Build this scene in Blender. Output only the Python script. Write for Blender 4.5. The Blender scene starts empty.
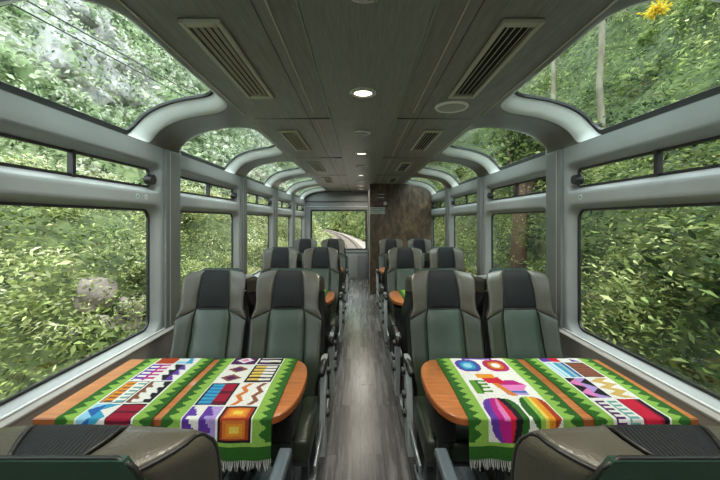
import bpy, bmesh, math, random
import numpy as np
from mathutils import Vector, Matrix
random.seed(7); rng = np.random.default_rng(7)
PI = math.pi
SC = bpy.context.scene
COL = SC.collection

# ------------------------------------------------------------------ camera, sky, exposure
EYE = 1.53
cam_d = bpy.data.cameras.new('camera'); cam = bpy.data.objects.new('camera', cam_d); COL.objects.link(cam)
cam.location = (0, 0, EYE); cam.rotation_euler = (PI/2, 0, 0)
cam_d.sensor_width = 36; cam_d.lens = 36*345/720; cam_d.shift_y = -20/720; cam_d.clip_start = .02; cam_d.clip_end = 600
SC.camera = cam
W = bpy.data.worlds.new('overcast_sky'); SC.world = W; W.use_nodes = True
bg = W.node_tree.nodes['Background']; bg.inputs[0].default_value = (.86, .93, 1, 1); bg.inputs[1].default_value = 5.6
sun_d = bpy.data.lights.new('sun', 'SUN'); sun_d.energy = 2.2; sun_d.angle = math.radians(25); sun_d.color = (1, .96, .88)
sun = bpy.data.objects.new('sun', sun_d); COL.objects.link(sun); sun.rotation_euler = (math.radians(14), math.radians(16), 0)
SC.view_settings.view_transform = 'Standard'; SC.view_settings.look = 'None'
SC.view_settings.exposure = 0.17; SC.view_settings.gamma = 1; SC.view_settings.use_curve_mapping = False
LAMP_W = 9.0
CX = .025          # centre line of the carriage
HW = 1.445         # half width
Y0, Y1 = -.64, 8.90
PITCH = 1.59; M0 = .95
BULK = 7.10

# ------------------------------------------------------------------ materials
def lin(c):
    return tuple((v/255/12.92 if v/255 <= .04045 else ((v/255+.055)/1.055)**2.4) for v in c)
def newmat(name, col, rough=.5, metal=0, spec=.5, coat=0):
    m = bpy.data.materials.new(name); m.use_nodes = True
    b = m.node_tree.nodes['Principled BSDF']
    b.inputs['Base Color'].default_value = (*col, 1); b.inputs['Roughness'].default_value = rough
    b.inputs['Metallic'].default_value = metal; b.inputs['Specular IOR Level'].default_value = spec
    b.inputs['Coat Weight'].default_value = coat
    return m
def noisy(name, c1, c2, scale=(1, 1, 1), nscale=8, rough=.5, bump=0, bscale=60, metal=0, detail=4, spec=.5, r2=None):
    m = newmat(name, c1, rough, metal, spec); t = m.node_tree; n = t.nodes; b = n['Principled BSDF']
    tc = n.new('ShaderNodeTexCoord'); mp = n.new('ShaderNodeMapping'); mp.inputs['Scale'].default_value = scale
    t.links.new(tc.outputs['Object'], mp.inputs[0])
    no = n.new('ShaderNodeTexNoise'); no.inputs['Scale'].default_value = nscale; no.inputs['Detail'].default_value = detail
    t.links.new(mp.outputs[0], no.inputs[0])
    cr = n.new('ShaderNodeValToRGB'); cr.color_ramp.elements[0].position = .35; cr.color_ramp.elements[1].position = .65
    cr.color_ramp.elements[0].color = (*c1, 1); cr.color_ramp.elements[1].color = (*c2, 1)
    t.links.new(no.outputs[0], cr.inputs[0]); t.links.new(cr.outputs[0], b.inputs['Base Color'])
    if bump:
        n2 = n.new('ShaderNodeTexNoise'); n2.inputs['Scale'].default_value = bscale; n2.inputs['Detail'].default_value = 3
        t.links.new(mp.outputs[0], n2.inputs[0])
        bp = n.new('ShaderNodeBump'); bp.inputs['Strength'].default_value = bump; bp.inputs['Distance'].default_value = .01
        t.links.new(n2.outputs[0], bp.inputs['Height']); t.links.new(bp.outputs[0], b.inputs['Normal'])
    return m
M = {}
M['wall'] = noisy('grey_wall_plastic', (.33, .35, .35), (.37, .39, .39), nscale=3, rough=.42, bump=.04, bscale=300)
M['frame'] = noisy('pale_grey_reveal', (.30, .32, .315), (.34, .36, .355), nscale=3, rough=.38)
M['rib'] = noisy('skylit_roof_rib', (.72, .74, .70), (.78, .80, .76), nscale=3, rough=.35)  # lighter than the walls: skylight brightness put into the base colour
M['pillar'] = noisy('mid_grey_pillar', (.155, .168, .163), (.185, .198, .193), nscale=4, rough=.4)
M['dado'] = noisy('taupe_dado', (.27, .25, .225), (.33, .305, .275), nscale=4, rough=.55)
M['sill'] = newmat('pale_sill', (.6, .61, .6), .35)
M['seal'] = newmat('black_rubber_seal', (.012, .012, .013), .45)
M['black'] = newmat('black_plastic', (.015, .015, .016), .4)
M['darkmetal'] = newmat('dark_painted_metal', (.05, .055, .06), .4, .3)
M['steel'] = newmat('brushed_steel', (.42, .46, .48), .35, .7)
M['seam'] = newmat('ceiling_seam', (.05, .05, .045), .6)
M['cove'] = noisy('cove_grey_brown', (.155, .15, .135), (.19, .185, .17), nscale=5, rough=.28, spec=.6)
M['white'] = newmat('white_plastic', (.85, .86, .80), .4)
M['grille'] = newmat('grey_grille', (.38, .41, .38), .6)
M['vent'] = newmat('beige_vent_frame', (.50, .49, .39), .45)
M['ventdark'] = newmat('dark_duct', (.02, .02, .018), .8)
M['chrome'] = newmat('lamp_ring_metal', (.6, .6, .58), .25, .8)
M['endgrey'] = noisy('end_wall_grey', (.15, .165, .165), (.19, .2, .2), nscale=3, rough=.45)
# leathers
M['plate'] = newmat('pale_painted_steel', (.40, .44, .45), .3, .2)
def leather(name, c1, c2, rough=.34):
    return noisy(name, c1, c2, nscale=9, rough=rough, bump=.12, bscale=220, spec=.55)
M['green'] = leather('green_leather', (.026, .046, .031), (.033, .055, .038), .33)
M['olive'] = leather('dark_olive_leather', (.028, .036, .022), (.035, .042, .026), .31)
M['taupe'] = leather('taupe_leather', (.078, .073, .057), (.094, .088, .070), .30)
M['shell'] = leather('deep_green_leather', (.020, .052, .036), (.026, .062, .043), .4)
M['headblack'] = None
def ribbed():
    m = newmat('ribbed_charcoal_fabric', (.03, .033, .037), .55, spec=.25); t = m.node_tree; n = t.nodes; b = n['Principled BSDF']
    tc = n.new('ShaderNodeTexCoord'); wv = n.new('ShaderNodeTexWave'); wv.bands_direction = 'X'; wv.inputs['Scale'].default_value = 48
    t.links.new(tc.outputs['Object'], wv.inputs[0])
    cr = n.new('ShaderNodeValToRGB'); cr.color_ramp.elements[0].color = (.009, .010, .012, 1); cr.color_ramp.elements[1].color = (.026, .029, .033, 1)
    t.links.new(wv.outputs[0], cr.inputs[0]); t.links.new(cr.outputs[0], b.inputs['Base Color'])
    bp = n.new('ShaderNodeBump'); bp.inputs['Strength'].default_value = .5; bp.inputs['Distance'].default_value = .003
    t.links.new(wv.outputs[0], bp.inputs['Height']); t.links.new(bp.outputs[0], b.inputs['Normal'])
    return m
M['headblack'] = ribbed()
def grain(name, cols, scale, nscale, rough, dirscale=None, bump=0):
    m = newmat(name, cols[0], rough); t = m.node_tree; n = t.nodes; b = n['Principled BSDF']
    tc = n.new('ShaderNodeTexCoord'); mp = n.new('ShaderNodeMapping'); mp.inputs['Scale'].default_value = scale
    t.links.new(tc.outputs['Object'], mp.inputs[0])
    no = n.new('ShaderNodeTexNoise'); no.inputs['Scale'].default_value = nscale; no.inputs['Detail'].default_value = 8; no.inputs['Distortion'].default_value = .4
    t.links.new(mp.outputs[0], no.inputs[0])
    cr = n.new('ShaderNodeValToRGB'); e = cr.color_ramp.elements
    e[0].position = .3; e[0].color = (*cols[0], 1); e[1].position = .7; e[1].color = (*cols[-1], 1)
    if len(cols) > 2: q = e.new(.5); q.color = (*cols[1], 1)
    t.links.new(no.outputs[0], cr.inputs[0]); t.links.new(cr.outputs[0], b.inputs['Base Color'])
    return m
M['ceil'] = grain('woodgrain_grey_ceiling', [(.18, .174, .160), (.22, .213, .196), (.26, .252, .232)], (14, 1.2, 4), 5, .42)
M['ceilc'] = grain('woodgrain_centre_ceiling', [(.205, .211, .193), (.24, .247, .226), (.28, .288, .264)], (26, 1.4, 4), 5, .4)
M['walnut'] = grain('dark_mottled_walnut', [(.035, .022, .011), (.072, .047, .024), (.145, .098, .05)], (7, 7, 3.0), 2.2, .42)
M['tabletop'] = grain('orange_wood', [(.42, .135, .035), (.52, .17, .045), (.62, .22, .065)], (2, 14, 5), 3, .3)
M['tableedge'] = grain('orange_wood_edge', [(.30, .085, .022), (.40, .12, .035)], (2, 12, 5), 3, .35)
M['tabletop'].node_tree.nodes['Principled BSDF'].inputs['Coat Weight'].default_value = .6
M['tabletop'].node_tree.nodes['Principled BSDF'].inputs['Coat Roughness'].default_value = .08
def floor_mat():
    m = newmat('grey_wood_plank_floor', (.1, .1, .1), .3); t = m.node_tree; n = t.nodes; b = n['Principled BSDF']; L = t.links.new
    tc = n.new('ShaderNodeTexCoord'); mp = n.new('ShaderNodeMapping'); mp.inputs['Rotation'].default_value = (0, 0, PI/2)
    L(tc.outputs['Object'], mp.inputs[0])
    br = n.new('ShaderNodeTexBrick'); br.inputs['Scale'].default_value = 1; br.inputs['Brick Width'].default_value = .95
    br.inputs['Row Height'].default_value = .152; br.inputs['Mortar Size'].default_value = .0028; br.offset = .37
    br.inputs['Color1'].default_value = (.38, .40, .42, 1); br.inputs['Color2'].default_value = (1, .97, .94, 1); br.inputs['Mortar'].default_value = (0, 0, 0, 1)
    L(mp.outputs[0], br.inputs[0])
    mp2 = n.new('ShaderNodeMapping'); mp2.inputs['Scale'].default_value = (15, .75, 1); L(tc.outputs['Object'], mp2.inputs[0])
    ad = n.new('ShaderNodeVectorMath'); ad.operation = 'ADD'; L(mp2.outputs[0], ad.inputs[0])
    ml = n.new('ShaderNodeVectorMath'); ml.operation = 'SCALE'; ml.inputs['Scale'].default_value = 9; L(br.outputs['Color'], ml.inputs[0]); L(ml.outputs[0], ad.inputs[1])
    no = n.new('ShaderNodeTexNoise'); no.inputs['Scale'].default_value = 1.6; no.inputs['Detail'].default_value = 9; no.inputs['Roughness'].default_value = .68; L(ad.outputs[0], no.inputs[0])
    cr = n.new('ShaderNodeValToRGB'); e = cr.color_ramp.elements
    e[0].position = .30; e[0].color = (.040, .038, .036, 1); e[1].position = .70; e[1].color = (.30, .30, .30, 1); q = e.new(.5); q.color = (.125, .123, .121, 1)
    L(no.outputs[0], cr.inputs[0])
    mx = n.new('ShaderNodeMix'); mx.data_type = 'RGBA'; mx.blend_type = 'MULTIPLY'; mx.inputs[0].default_value = .62
    L(cr.outputs[0], mx.inputs[6]); L(br.outputs['Color'], mx.inputs[7])
    L(mx.outputs[2], b.inputs['Base Color'])
    rr = n.new('ShaderNodeMapRange'); rr.inputs[3].default_value = .16; rr.inputs[4].default_value = .38; L(no.outputs[0], rr.inputs[0]); L(rr.outputs[0], b.inputs['Roughness'])
    bp = n.new('ShaderNodeBump'); bp.inputs['Strength'].default_value = .12; bp.inputs['Distance'].default_value = .002
    L(no.outputs[0], bp.inputs['Height']); L(bp.outputs[0], b.inputs['Normal'])
    return m
M['floor'] = floor_mat()
def glass_mat(name, tint, k=.9):
    m = bpy.data.materials.new(name); m.use_nodes = True; t = m.node_tree; n = t.nodes; n.clear(); L = t.links.new
    o = n.new('ShaderNodeOutputMaterial'); mx = n.new('ShaderNodeMixShader'); tr = n.new('ShaderNodeBsdfTransparent'); gl = n.new('ShaderNodeBsdfGlossy')
    tr.inputs[0].default_value = (*tint, 1); gl.inputs['Roughness'].default_value = .01; gl.inputs[0].default_value = (k, k, k, 1)
    lw = n.new('ShaderNodeLayerWeight'); lw.inputs[0].default_value = .5
    pw = n.new('ShaderNodeMath'); pw.operation = 'POWER'; pw.inputs[1].default_value = 5; L(lw.outputs['Facing'], pw.inputs[0])
    ma = n.new('ShaderNodeMath'); ma.operation = 'MULTIPLY_ADD'; ma.inputs[1].default_value = .7; ma.inputs[2].default_value = .022; L(pw.outputs[0], ma.inputs[0])
    L(ma.outputs[0], mx.inputs[0]); L(tr.outputs[0], mx.inputs[1]); L(gl.outputs[0], mx.inputs[2]); L(mx.outputs[0], o.inputs[0])
    return m
M['glass'] = glass_mat('window_glass', (.88, .90, .88))
M['skyglass'] = glass_mat('tinted_roof_glass', (.86, .915, .89))
def emis(name, col, s):
    m = bpy.data.materials.new(name); m.use_nodes = True; b = m.node_tree.nodes['Principled BSDF']
    b.inputs['Base Color'].default_value = (*col, 1); b.inputs['Emission Color'].default_value = (*col, 1); b.inputs['Emission Strength'].default_value = s
    return m
M['lampon'] = emis('lit_lamp_lens', (1, .92, .76), 2.6)
def attr_mat(name, rough=.7, weave=False, trans=0):
    m = newmat(name, (.5, .5, .5), rough, spec=.25); t = m.node_tree; n = t.nodes; b = n['Principled BSDF']
    a = n.new('ShaderNodeAttribute'); a.attribute_name = 'Col'
    t.links.new(a.outputs['Color'], b.inputs['Base Color'])
    if weave:
        tc = n.new('ShaderNodeTexCoord'); w = n.new('ShaderNodeTexNoise'); w.inputs['Scale'].default_value = 420
        t.links.new(tc.outputs['Object'], w.inputs[0]); bp = n.new('ShaderNodeBump'); bp.inputs['Strength'].default_value = .3; bp.inputs['Distance'].default_value = .002
        t.links.new(w.outputs[0], bp.inputs['Height']); t.links.new(bp.outputs[0], b.inputs['Normal'])
    if trans:
        tl = n.new('ShaderNodeBsdfTranslucent'); mx = n.new('ShaderNodeMixShader'); mx.inputs[0].default_value = trans
        t.links.new(a.outputs['Color'], tl.inputs[0]); t.links.new(b.outputs[0], mx.inputs[1]); t.links.new(tl.outputs[0], mx.inputs[2])
        t.links.new(mx.outputs[0], n['Material Output'].inputs[0])
    return m
M['woven'] = attr_mat('woven_wool', .85, True)
M['leaf'] = attr_mat('leaf', .5, trans=.35)
M['fringe'] = newmat('white_wool_fringe', (.6, .6, .58), .9)
M['bark'] = noisy('pale_bark', (.30, .27, .20), (.16, .13, .09), (1, 1, .3), 6, .9, .4, 20)
M['barkdark'] = noisy('brown_bark', (.13, .075, .045), (.07, .042, .026), (1, 1, .25), 5, .9, .5, 16)
M['rock'] = noisy('pale_rock', (.42, .35, .31), (.24, .20, .18), nscale=3, rough=.9, bump=.6, bscale=6)
M['ballast'] = noisy('track_ballast', (.42, .34, .30), (.26, .21, .185), nscale=5, rough=.95, bump=.8, bscale=12)
M['rail'] = newmat('rusty_rail', (.14, .10, .075), .5, .6)
M['sleeper'] = newmat('weathered_sleeper', (.24, .20, .17), .9)
M['ground'] = noisy('undergrowth_ground', (.030, .050, .018), (.15, .19, .07), nscale=5, rough=.95, bump=.6, bscale=5, detail=8)
def hill_mat():
    m = noisy('far_hillside', (.10, .15, .055), (.26, .33, .16), nscale=.35, rough=.95, bump=.8, bscale=1.2, detail=9)
    t = m.node_tree; n = t.nodes; b = n['Principled BSDF']; L = t.links.new
    old = b.inputs['Base Color'].links[0].from_socket
    tc = n.new('ShaderNodeTexCoord'); mp = n.new('ShaderNodeMapping'); mp.inputs['Scale'].default_value = (1, 1, .45); L(tc.outputs['Object'], mp.inputs[0])
    at = n.new('ShaderNodeAttribute'); at.attribute_name = 'rocky'
    no = n.new('ShaderNodeTexNoise'); no.inputs['Scale'].default_value = .9; no.inputs['Detail'].default_value = 8; no.inputs['Roughness'].default_value = .7; L(mp.outputs[0], no.inputs[0])
    rc = n.new('ShaderNodeValToRGB'); rc.color_ramp.elements[0].position = .38; rc.color_ramp.elements[1].position = .62
    rc.color_ramp.elements[0].color = (.16, .16, .15, 1); rc.color_ramp.elements[1].color = (.46, .43, .43, 1); L(no.outputs[0], rc.inputs[0])
    mx = n.new('ShaderNodeMix'); mx.data_type = 'RGBA'; L(rc.outputs[0], mx.inputs[7])
    L(at.outputs['Fac'], mx.inputs[0]); L(old, mx.inputs[6]); L(mx.outputs[2], b.inputs['Base Color'])
    return m
M['hill'] = hill_mat()

# ------------------------------------------------------------------ helpers
def link(name, verts, faces, mat, parent=None, smooth=False, loc=None, mats=None, fm=None):
    me = bpy.data.meshes.new(name); me.from_pydata([tuple(v) for v in verts], [], faces); me.update()
    for mm in (mats or [mat]): me.materials.append(mm)
    if fm is not None: me.polygons.foreach_set('material_index', fm)
    if smooth: me.polygons.foreach_set('use_smooth', [True]*len(me.polygons))
    o = bpy.data.objects.new(name, me); COL.objects.link(o)
    if parent: o.parent = parent
    if loc: o.location = loc
    return o
def fin(o, merge=True, angle=None):
    bm = bmesh.new(); bm.from_mesh(o.data)
    if merge: bmesh.ops.remove_doubles(bm, verts=bm.verts, dist=1e-5)
    bmesh.ops.recalc_face_normals(bm, faces=bm.faces); bm.to_mesh(o.data); bm.free()
    if angle is not None: o.data.set_sharp_from_angle(angle=math.radians(angle))
    return o
class MB:
    def __init__(s): s.v = []; s.f = []; s.m = []; s.mi = 0
    def add(s, v, f):
        k = len(s.v); s.v += [tuple(p) for p in v]; s.f += [tuple(i+k for i in q) for q in f]; s.m += [s.mi]*len(f); return s
    def box(s, x0, x1, y0, y1, z0, z1, bev=0):
        if bev: 
            bm = bmesh.new(); bmesh.ops.create_cube(bm, size=1)
            for v in bm.verts: v.co = Vector(((x0+x1)/2+v.co.x*(x1-x0), (y0+y1)/2+v.co.y*(y1-y0), (z0+z1)/2+v.co.z*(z1-z0)))
            bmesh.ops.bevel(bm, geom=bm.edges[:], offset=bev, segments=3, affect='EDGES', profile=.5)
            bm.verts.index_update(); r = s.add([v.co[:] for v in bm.verts], [[v.index for v in f.verts] for f in bm.faces]); bm.free(); return r
        return s.add([(x0,y0,z0),(x1,y0,z0),(x1,y1,z0),(x0,y1,z0),(x0,y0,z1),(x1,y0,z1),(x1,y1,z1),(x0,y1,z1)],
                     [(0,3,2,1),(4,5,6,7),(0,1,5,4),(1,2,6,5),(2,3,7,6),(3,0,4,7)])
    def tube(s, pts, r, n=10, closed=False, cap=True):
        P = [Vector(p) for p in pts]; m = len(P); v = []; rs = r if isinstance(r, (list, tuple)) else [r]*m
        up = None
        for i in range(m):
            a = P[(i-1) % m] if (closed or i > 0) else P[i]; b = P[(i+1) % m] if (closed or i < m-1) else P[i]
            d = (b-a).normalized()
            if up is None: up = Vector((0,0,1)) if abs(d.z) < .9 else Vector((1,0,0))
            sd = d.cross(up).normalized(); up = sd.cross(d).normalized()
            for k in range(n):
                t = 2*PI*k/n; v.append(P[i]+(sd*math.cos(t)+up*math.sin(t))*rs[i])
        f = []
        for i in range(m if closed else m-1):
            for k in range(n):
                a = i*n+k; b = i*n+(k+1) % n; c = ((i+1) % m)*n+(k+1) % n; d = ((i+1) % m)*n+k; f.append((a,b,c,d))
        if cap and not closed: f += [tuple(range(n))[::-1], tuple(range((m-1)*n, m*n))]
        return s.add(v, f)
    def lathe(s, prof, c=(0,0,0), n=32, axis='z'):
        v = []; f = []
        for (r, h) in prof:
            for k in range(n):
                t = 2*PI*k/n
                p = (r*math.cos(t), r*math.sin(t), h) if axis == 'z' else (h, r*math.cos(t), r*math.sin(t))
                v.append((c[0]+p[0], c[1]+p[1], c[2]+p[2]))
        for i in range(len(prof)-1):
            for k in range(n): f.append((i*n+k, i*n+(k+1) % n, (i+1)*n+(k+1) % n, (i+1)*n+k))
        return s.add(v, f)
    def build(s, name, mat=None, parent=None, smooth=False, mats=None, angle=None, merge=True):
        o = link(name, s.v, s.f, mat, parent, smooth or angle is not None, mats=mats, fm=s.m if mats else None)
        return fin(o, merge, angle)
def empty(name, loc=(0,0,0), rz=0):
    o = bpy.data.objects.new(name, None); COL.objects.link(o); o.location = loc; o.rotation_euler = (0,0,rz); o.empty_display_size = .1; return o
def tag(o, label=None, cat=None, group=None, kind=None):
    if label: o['label'] = label
    if cat: o['category'] = cat
    if group: o['group'] = group
    if kind: o['kind'] = kind
    return o
def copy_tree(o, parent=None):
    c = o.copy(); COL.objects.link(c); c.parent = parent
    if parent is None: pass
    for ch in list(o.children): copy_tree(ch, c)
    return c
def struct(o): o['kind'] = 'structure'; return o

# rounded rect loop in (a,b) with matching outer rect loop
def rloop(a0, a1, b0, b1, rbl, rbr, rtr, rtl, ns=14, nc=8):
    L = []
    def side(p, q):
        for i in range(ns): t = i/ns; L.append((p[0]+(q[0]-p[0])*t, p[1]+(q[1]-p[1])*t))
    def arc(c, r, t0):
        for i in range(nc): t = t0+PI/2*i/nc; L.append((c[0]+r*math.cos(t), c[1]+r*math.sin(t)))
    side((a0+rbl, b0), (a1-rbr, b0)); arc((a1-rbr, b0+rbr), rbr, -PI/2)
    side((a1, b0+rbr), (a1, b1-rtr)); arc((a1-rtr, b1-rtr), rtr, 0)
    side((a1-rtr, b1), (a0+rtl, b1)); arc((a0+rtl, b1-rtl), rtl, PI/2)
    side((a0, b1-rtl), (a0, b0+rbl)); arc((a0+rbl, b0+rbl), rbl, PI)
    return L
def oloop(a0, a1, b0, b1, ns=14, nc=8):
    L = []
    def side(p, q):
        for i in range(ns): t = i/ns; L.append((p[0]+(q[0]-p[0])*t, p[1]+(q[1]-p[1])*t))
    side((a0,b0),(a1,b0)); L += [(a1,b0)]*nc
    side((a1,b0),(a1,b1)); L += [(a1,b1)]*nc
    side((a1,b1),(a0,b1)); L += [(a0,b1)]*nc
    side((a0,b1),(a0,b0)); L += [(a0,b0)]*nc
    return L
def rings(mb, loops, fmap):     # loops: list of (loop2d, depth); quads between consecutive
    n = len(loops[0][0]); v = []
    for (lp, d) in loops: v += [fmap(a, b, d) for (a, b) in lp]
    f = []
    for i in range(len(loops)-1):
        for k in range(n): f.append((i*n+k, i*n+(k+1) % n, (i+1)*n+(k+1) % n, (i+1)*n+k))
    mb.add(v, f)
def lerpl(A, B, t): return [(a[0]+(b[0]-a[0])*t, a[1]+(b[1]-a[1])*t) for a, b in zip(A, B)]
def pane_grid(mb, a0, a1, b0, b1, fmap, d0, th, na=2, nb=10):
    for (d, flip) in ((d0, 0), (d0+th, 1)):
        v = []; f = []
        for j in range(nb+1):
            for i in range(na+1): v.append(fmap(a0+(a1-a0)*i/na, b0+(b1-b0)*j/nb, d))
        for j in range(nb):
            for i in range(na):
                q = (j*(na+1)+i, j*(na+1)+i+1, (j+1)*(na+1)+i+1, (j+1)*(na+1)+i); f.append(q if not flip else q[::-1])
        mb.add(v, f)

# ------------------------------------------------------------------ roof profile (centre-relative x, height)
PR = [(.80, .742), (.86, .740), (.905, .735), (1.0, .724), (1.10, .711), (1.205, .690), (1.30, .658), (1.365, .622), (1.41, .580), (1.435, .545), (1.445, .515)]
PR = [(x, z+EYE) for x, z in PR]
def catmull(P, k=6):
    out = []
    Q = [P[0]]+P+[P[-1]]
    for i in range(1, len(Q)-2):
        for j in range(k):
            t = j/k; r = []
            for c in (0, 1):
                p0, p1, p2, p3 = Q[i-1][c], Q[i][c], Q[i+1][c], Q[i+2][c]
                r.append(.5*((2*p1)+(-p0+p2)*t+(2*p0-5*p1+4*p2-p3)*t*t+(-p0+3*p1-3*p2+p3)*t**3))
            out.append(tuple(r))
    return out+[P[-1]]
PP = catmull(PR); SS = [0]
for i in range(1, len(PP)): SS.append(SS[-1]+math.dist(PP[i], PP[i-1]))
SEND = SS[-1]
def prof(s):
    s = min(max(s, -.05), SEND+.1)
    i = 0
    while i < len(SS)-2 and SS[i+1] < s: i += 1
    t = (s-SS[i])/(SS[i+1]-SS[i]); x = PP[i][0]+(PP[i+1][0]-PP[i][0])*t; z = PP[i][1]+(PP[i+1][1]-PP[i][1])*t
    lo = max(i-3, 0); hi = min(i+4, len(PP)-1)
    dx, dz = PP[hi][0]-PP[lo][0], PP[hi][1]-PP[lo][1]; l = math.hypot(dx, dz)
    return x, z, -dz/l, dx/l        # outward normal
def s_at_x(x):
    for i in range(len(PP)-1):
        if PP[i][0] <= x <= PP[i+1][0]: return SS[i]+(x-PP[i][0])/(PP[i+1][0]-PP[i][0])*(SS[i+1]-SS[i])
def cove_map(side):
    def f(a, b, d):
        x, z, nx, nz = prof(b); return (CX+side*(x+nx*d), a, z+nz*d)
    return f
def wall_map(side):
    return lambda a, b, d: (CX+side*(HW+d), a, b)

# ------------------------------------------------------------------ shell
struct(MB().box(CX-HW-.05, CX+HW+.05, Y0, Y1, -.08, 0).build('floor', M['floor']))
win_n = [0]
def new_window():
    win_n[0] += 1; return 'window_%d' % win_n[0]
em_ref = [None]
def glazed(side_map, o_loop, g_rect, g_rad, d, pane_mat, nb, extra=None):
    """window root with seal and pane"""
    root = struct(empty(new_window()))
    a0, a1, b0, b1 = g_rect; r = g_rad
    L1 = rloop(a0, a1, b0, b1, *r); q = .022 if nb else (.034 if side_map is em_ref[0] else .014)
    L2 = rloop(a0+q, a1-q, b0+q, b1-q, *[max(t-q, .004) for t in r])
    mb = MB(); rings(mb, [(L1, d+.010), (L1, d-.006), (L2, d-.006), (L2, d+.010), (L1, d+.010)], side_map)
    mb.build('seal', M['seal'], root, smooth=False)
    # pane: rounded ring + centre fill
    mb = MB(); c = ((a0+a1)/2, (b0+b1)/2)
    for dd in (d, d+.006):
        LP = [(lerpl(L1, [c]*len(L1), t), dd) for t in ([0, .15, .3, .45, .6, .75, .9, .999] if nb else [0, .999])]
        rings(mb, LP, side_map)
    p = mb.build('pane', pane_mat, root, smooth=True, merge=False)
    return root
for side, nm in ((-1, 'left'), (1, 'right')):
    wm = wall_map(side); cm = cove_map(side)
    mb = MB()       # materials: 0 wall, 1 frame
    cv = MB()
    S0 = 0.0; SA = s_at_x(.875); SB = SEND-.003
    for k in range(-1, 5):
        y0 = M0+k*PITCH; y1 = y0+PITCH; wa, wb = y0+.18, y1-.085
        wa, wb = y0+.165, y1-.075
        blocked = side > 0 and k == 4
        # lower wall
        mb.mi = 0; mb.add([wm(y0, 0, 0), wm(y1, 0, 0), wm(y1, .62, 0), wm(y0, .62, 0)], [(0,1,2,3)])
        for (c0, c1, h0, h1, r, gl, gr) in ((.62, 1.68, .748, 1.635, .085, (.765, 1.606), .07), (1.68, EYE+.515, 1.722, 1.925, .05, (1.755, 1.89), .03)):
            H = rloop(wa, wb, h0, h1, r, r, r, r); O = oloop(y0, y1, c0, c1)
            mb.mi = 0; rings(mb, [(lerpl(O, H, t), 0) for t in (0, .5, .88)] , wm)
            # soft rolled reveal
            G = rloop(wa+.045, wb-.045, gl[0], gl[1], gr, gr, gr, gr)
            H0 = lerpl(O, H, .88)
            mb.mi = 1; rings(mb, [(H0, 0), (H, .003), (lerpl(H, G, .25), .014), (lerpl(H, G, .55), .040), (lerpl(H, G, .9), .052), (G, .062), (G, .075)], wm)
            root = glazed(wm, None, (wa+.045, wb-.045, gl[0], gl[1]), (gr,)*4, .062, M['glass'], False)
            if h0 > 1.7:
                yc = (wa+wb)/2-.02
                dv = MB(); q = [wm(yc-.011, gl[0], .045), wm(yc+.011, gl[1], .075)]
                dv.box(min(q[0][0], q[1][0]), max(q[0][0], q[1][0]), yc-.011, yc+.011, gl[0], gl[1]); dv.build('divider', M['seal'], root)
                lt = MB(); xk = CX+side*(HW+.035); zc = 1.81
                ly = wb-.075
                lt.lathe([(.0, -.03), (.030, -.028), (.034, -.01), (.034, .026), (0, .026)], (xk, ly, zc), 20, 'x'); lt.build('latch_knob', M['black'], root, angle=40)
        # skylight + cove
        a0, a1 = y0+.165, y1-.21
        O = oloop(y0, y1, S0, SEND); H = rloop(a0, a1, SA, SB, .05, .05, .20, .20)
        # b runs from top (SA) to bottom (SB): rloop's low b corners are the roof-side ones
        H = rloop(a0, a1, SA, SB, .20, .20, .05, .05)
        cv.mi = 0; rings(cv, [(lerpl(O, H, t), 0) for t in (0, .35, .7, .93)], cm)
        H0 = lerpl(O, H, .93)
        G = rloop(a0+.075, a1-.075, SA+.05, SB-.001, .13, .13, .07, .07)
        cv.mi = 1; rings(cv, [(H0, 0), (H, .004), (lerpl(H, G, .3), .016), (lerpl(H, G, .7), .05), (G, .085), (G, .10)], cm)
        glazed(cm, None, (a0+.075, a1-.075, SA+.05, SB-.001), (.13, .13, .07, .07), .085, M['skyglass'], True)
    o = mb.build('wall_'+nm, mats=[M['wall'], M['frame']], angle=50); struct(o)
    o = cv.build('ceiling', mats=[M['cove'], M['rib']], angle=50); struct(o)
    # pillars between the windows (mid grey cladding with a seam)
    for k in range(0, 6):
        yb = M0+k*PITCH
        if k == 5 : continue
        if side > 0 and k == 5: continue
        pb = MB(); xs = sorted((CX+side*(HW-.022), CX+side*(HW+.02)))
        pb.box(xs[0], xs[1], yb-.048, yb+.150, .74, EYE+.512, .006)
        p = struct(pb.build('trim_%d' % (k+1+(0 if side < 0 else 10)), M['pillar'], angle=40))
        sm = MB(); xs = sorted((CX+side*(HW-.0232), CX+side*(HW-.018))); sm.box(xs[0], xs[1], yb+.002, yb+.006, .75, EYE+.50); sm.build('seam', M['sill'], p)
    # dado ledge
    db = MB(); xs = sorted((CX+side*(HW-.052), CX+side*(HW+.01)))
    db.box(xs[0], xs[1], Y0, BULK if side > 0 else Y1, 0, .725)
    o = struct(db.build('baseboard_'+nm, M['dado']))
    sb = MB(); xs = sorted((CX+side*(HW-.058), CX+side*(HW+.012))); sb.box(xs[0], xs[1], Y0, BULK-.01 if side > 0 else Y1-.01, .7255, .742, .004)
    struct(sb.build('trim_%d' % (21 if side < 0 else 22), M['dado'], angle=40))
    sb = MB(); xs = sorted((CX+side*(HW-.014), CX+side*(HW-.001))); sb.box(xs[0], xs[1], Y0, BULK-.01 if side > 0 else Y1-.01, .7425, .752, .003)
    struct(sb.build('trim_%d' % (23 if side < 0 else 24), M['sill'], angle=40))
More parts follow.
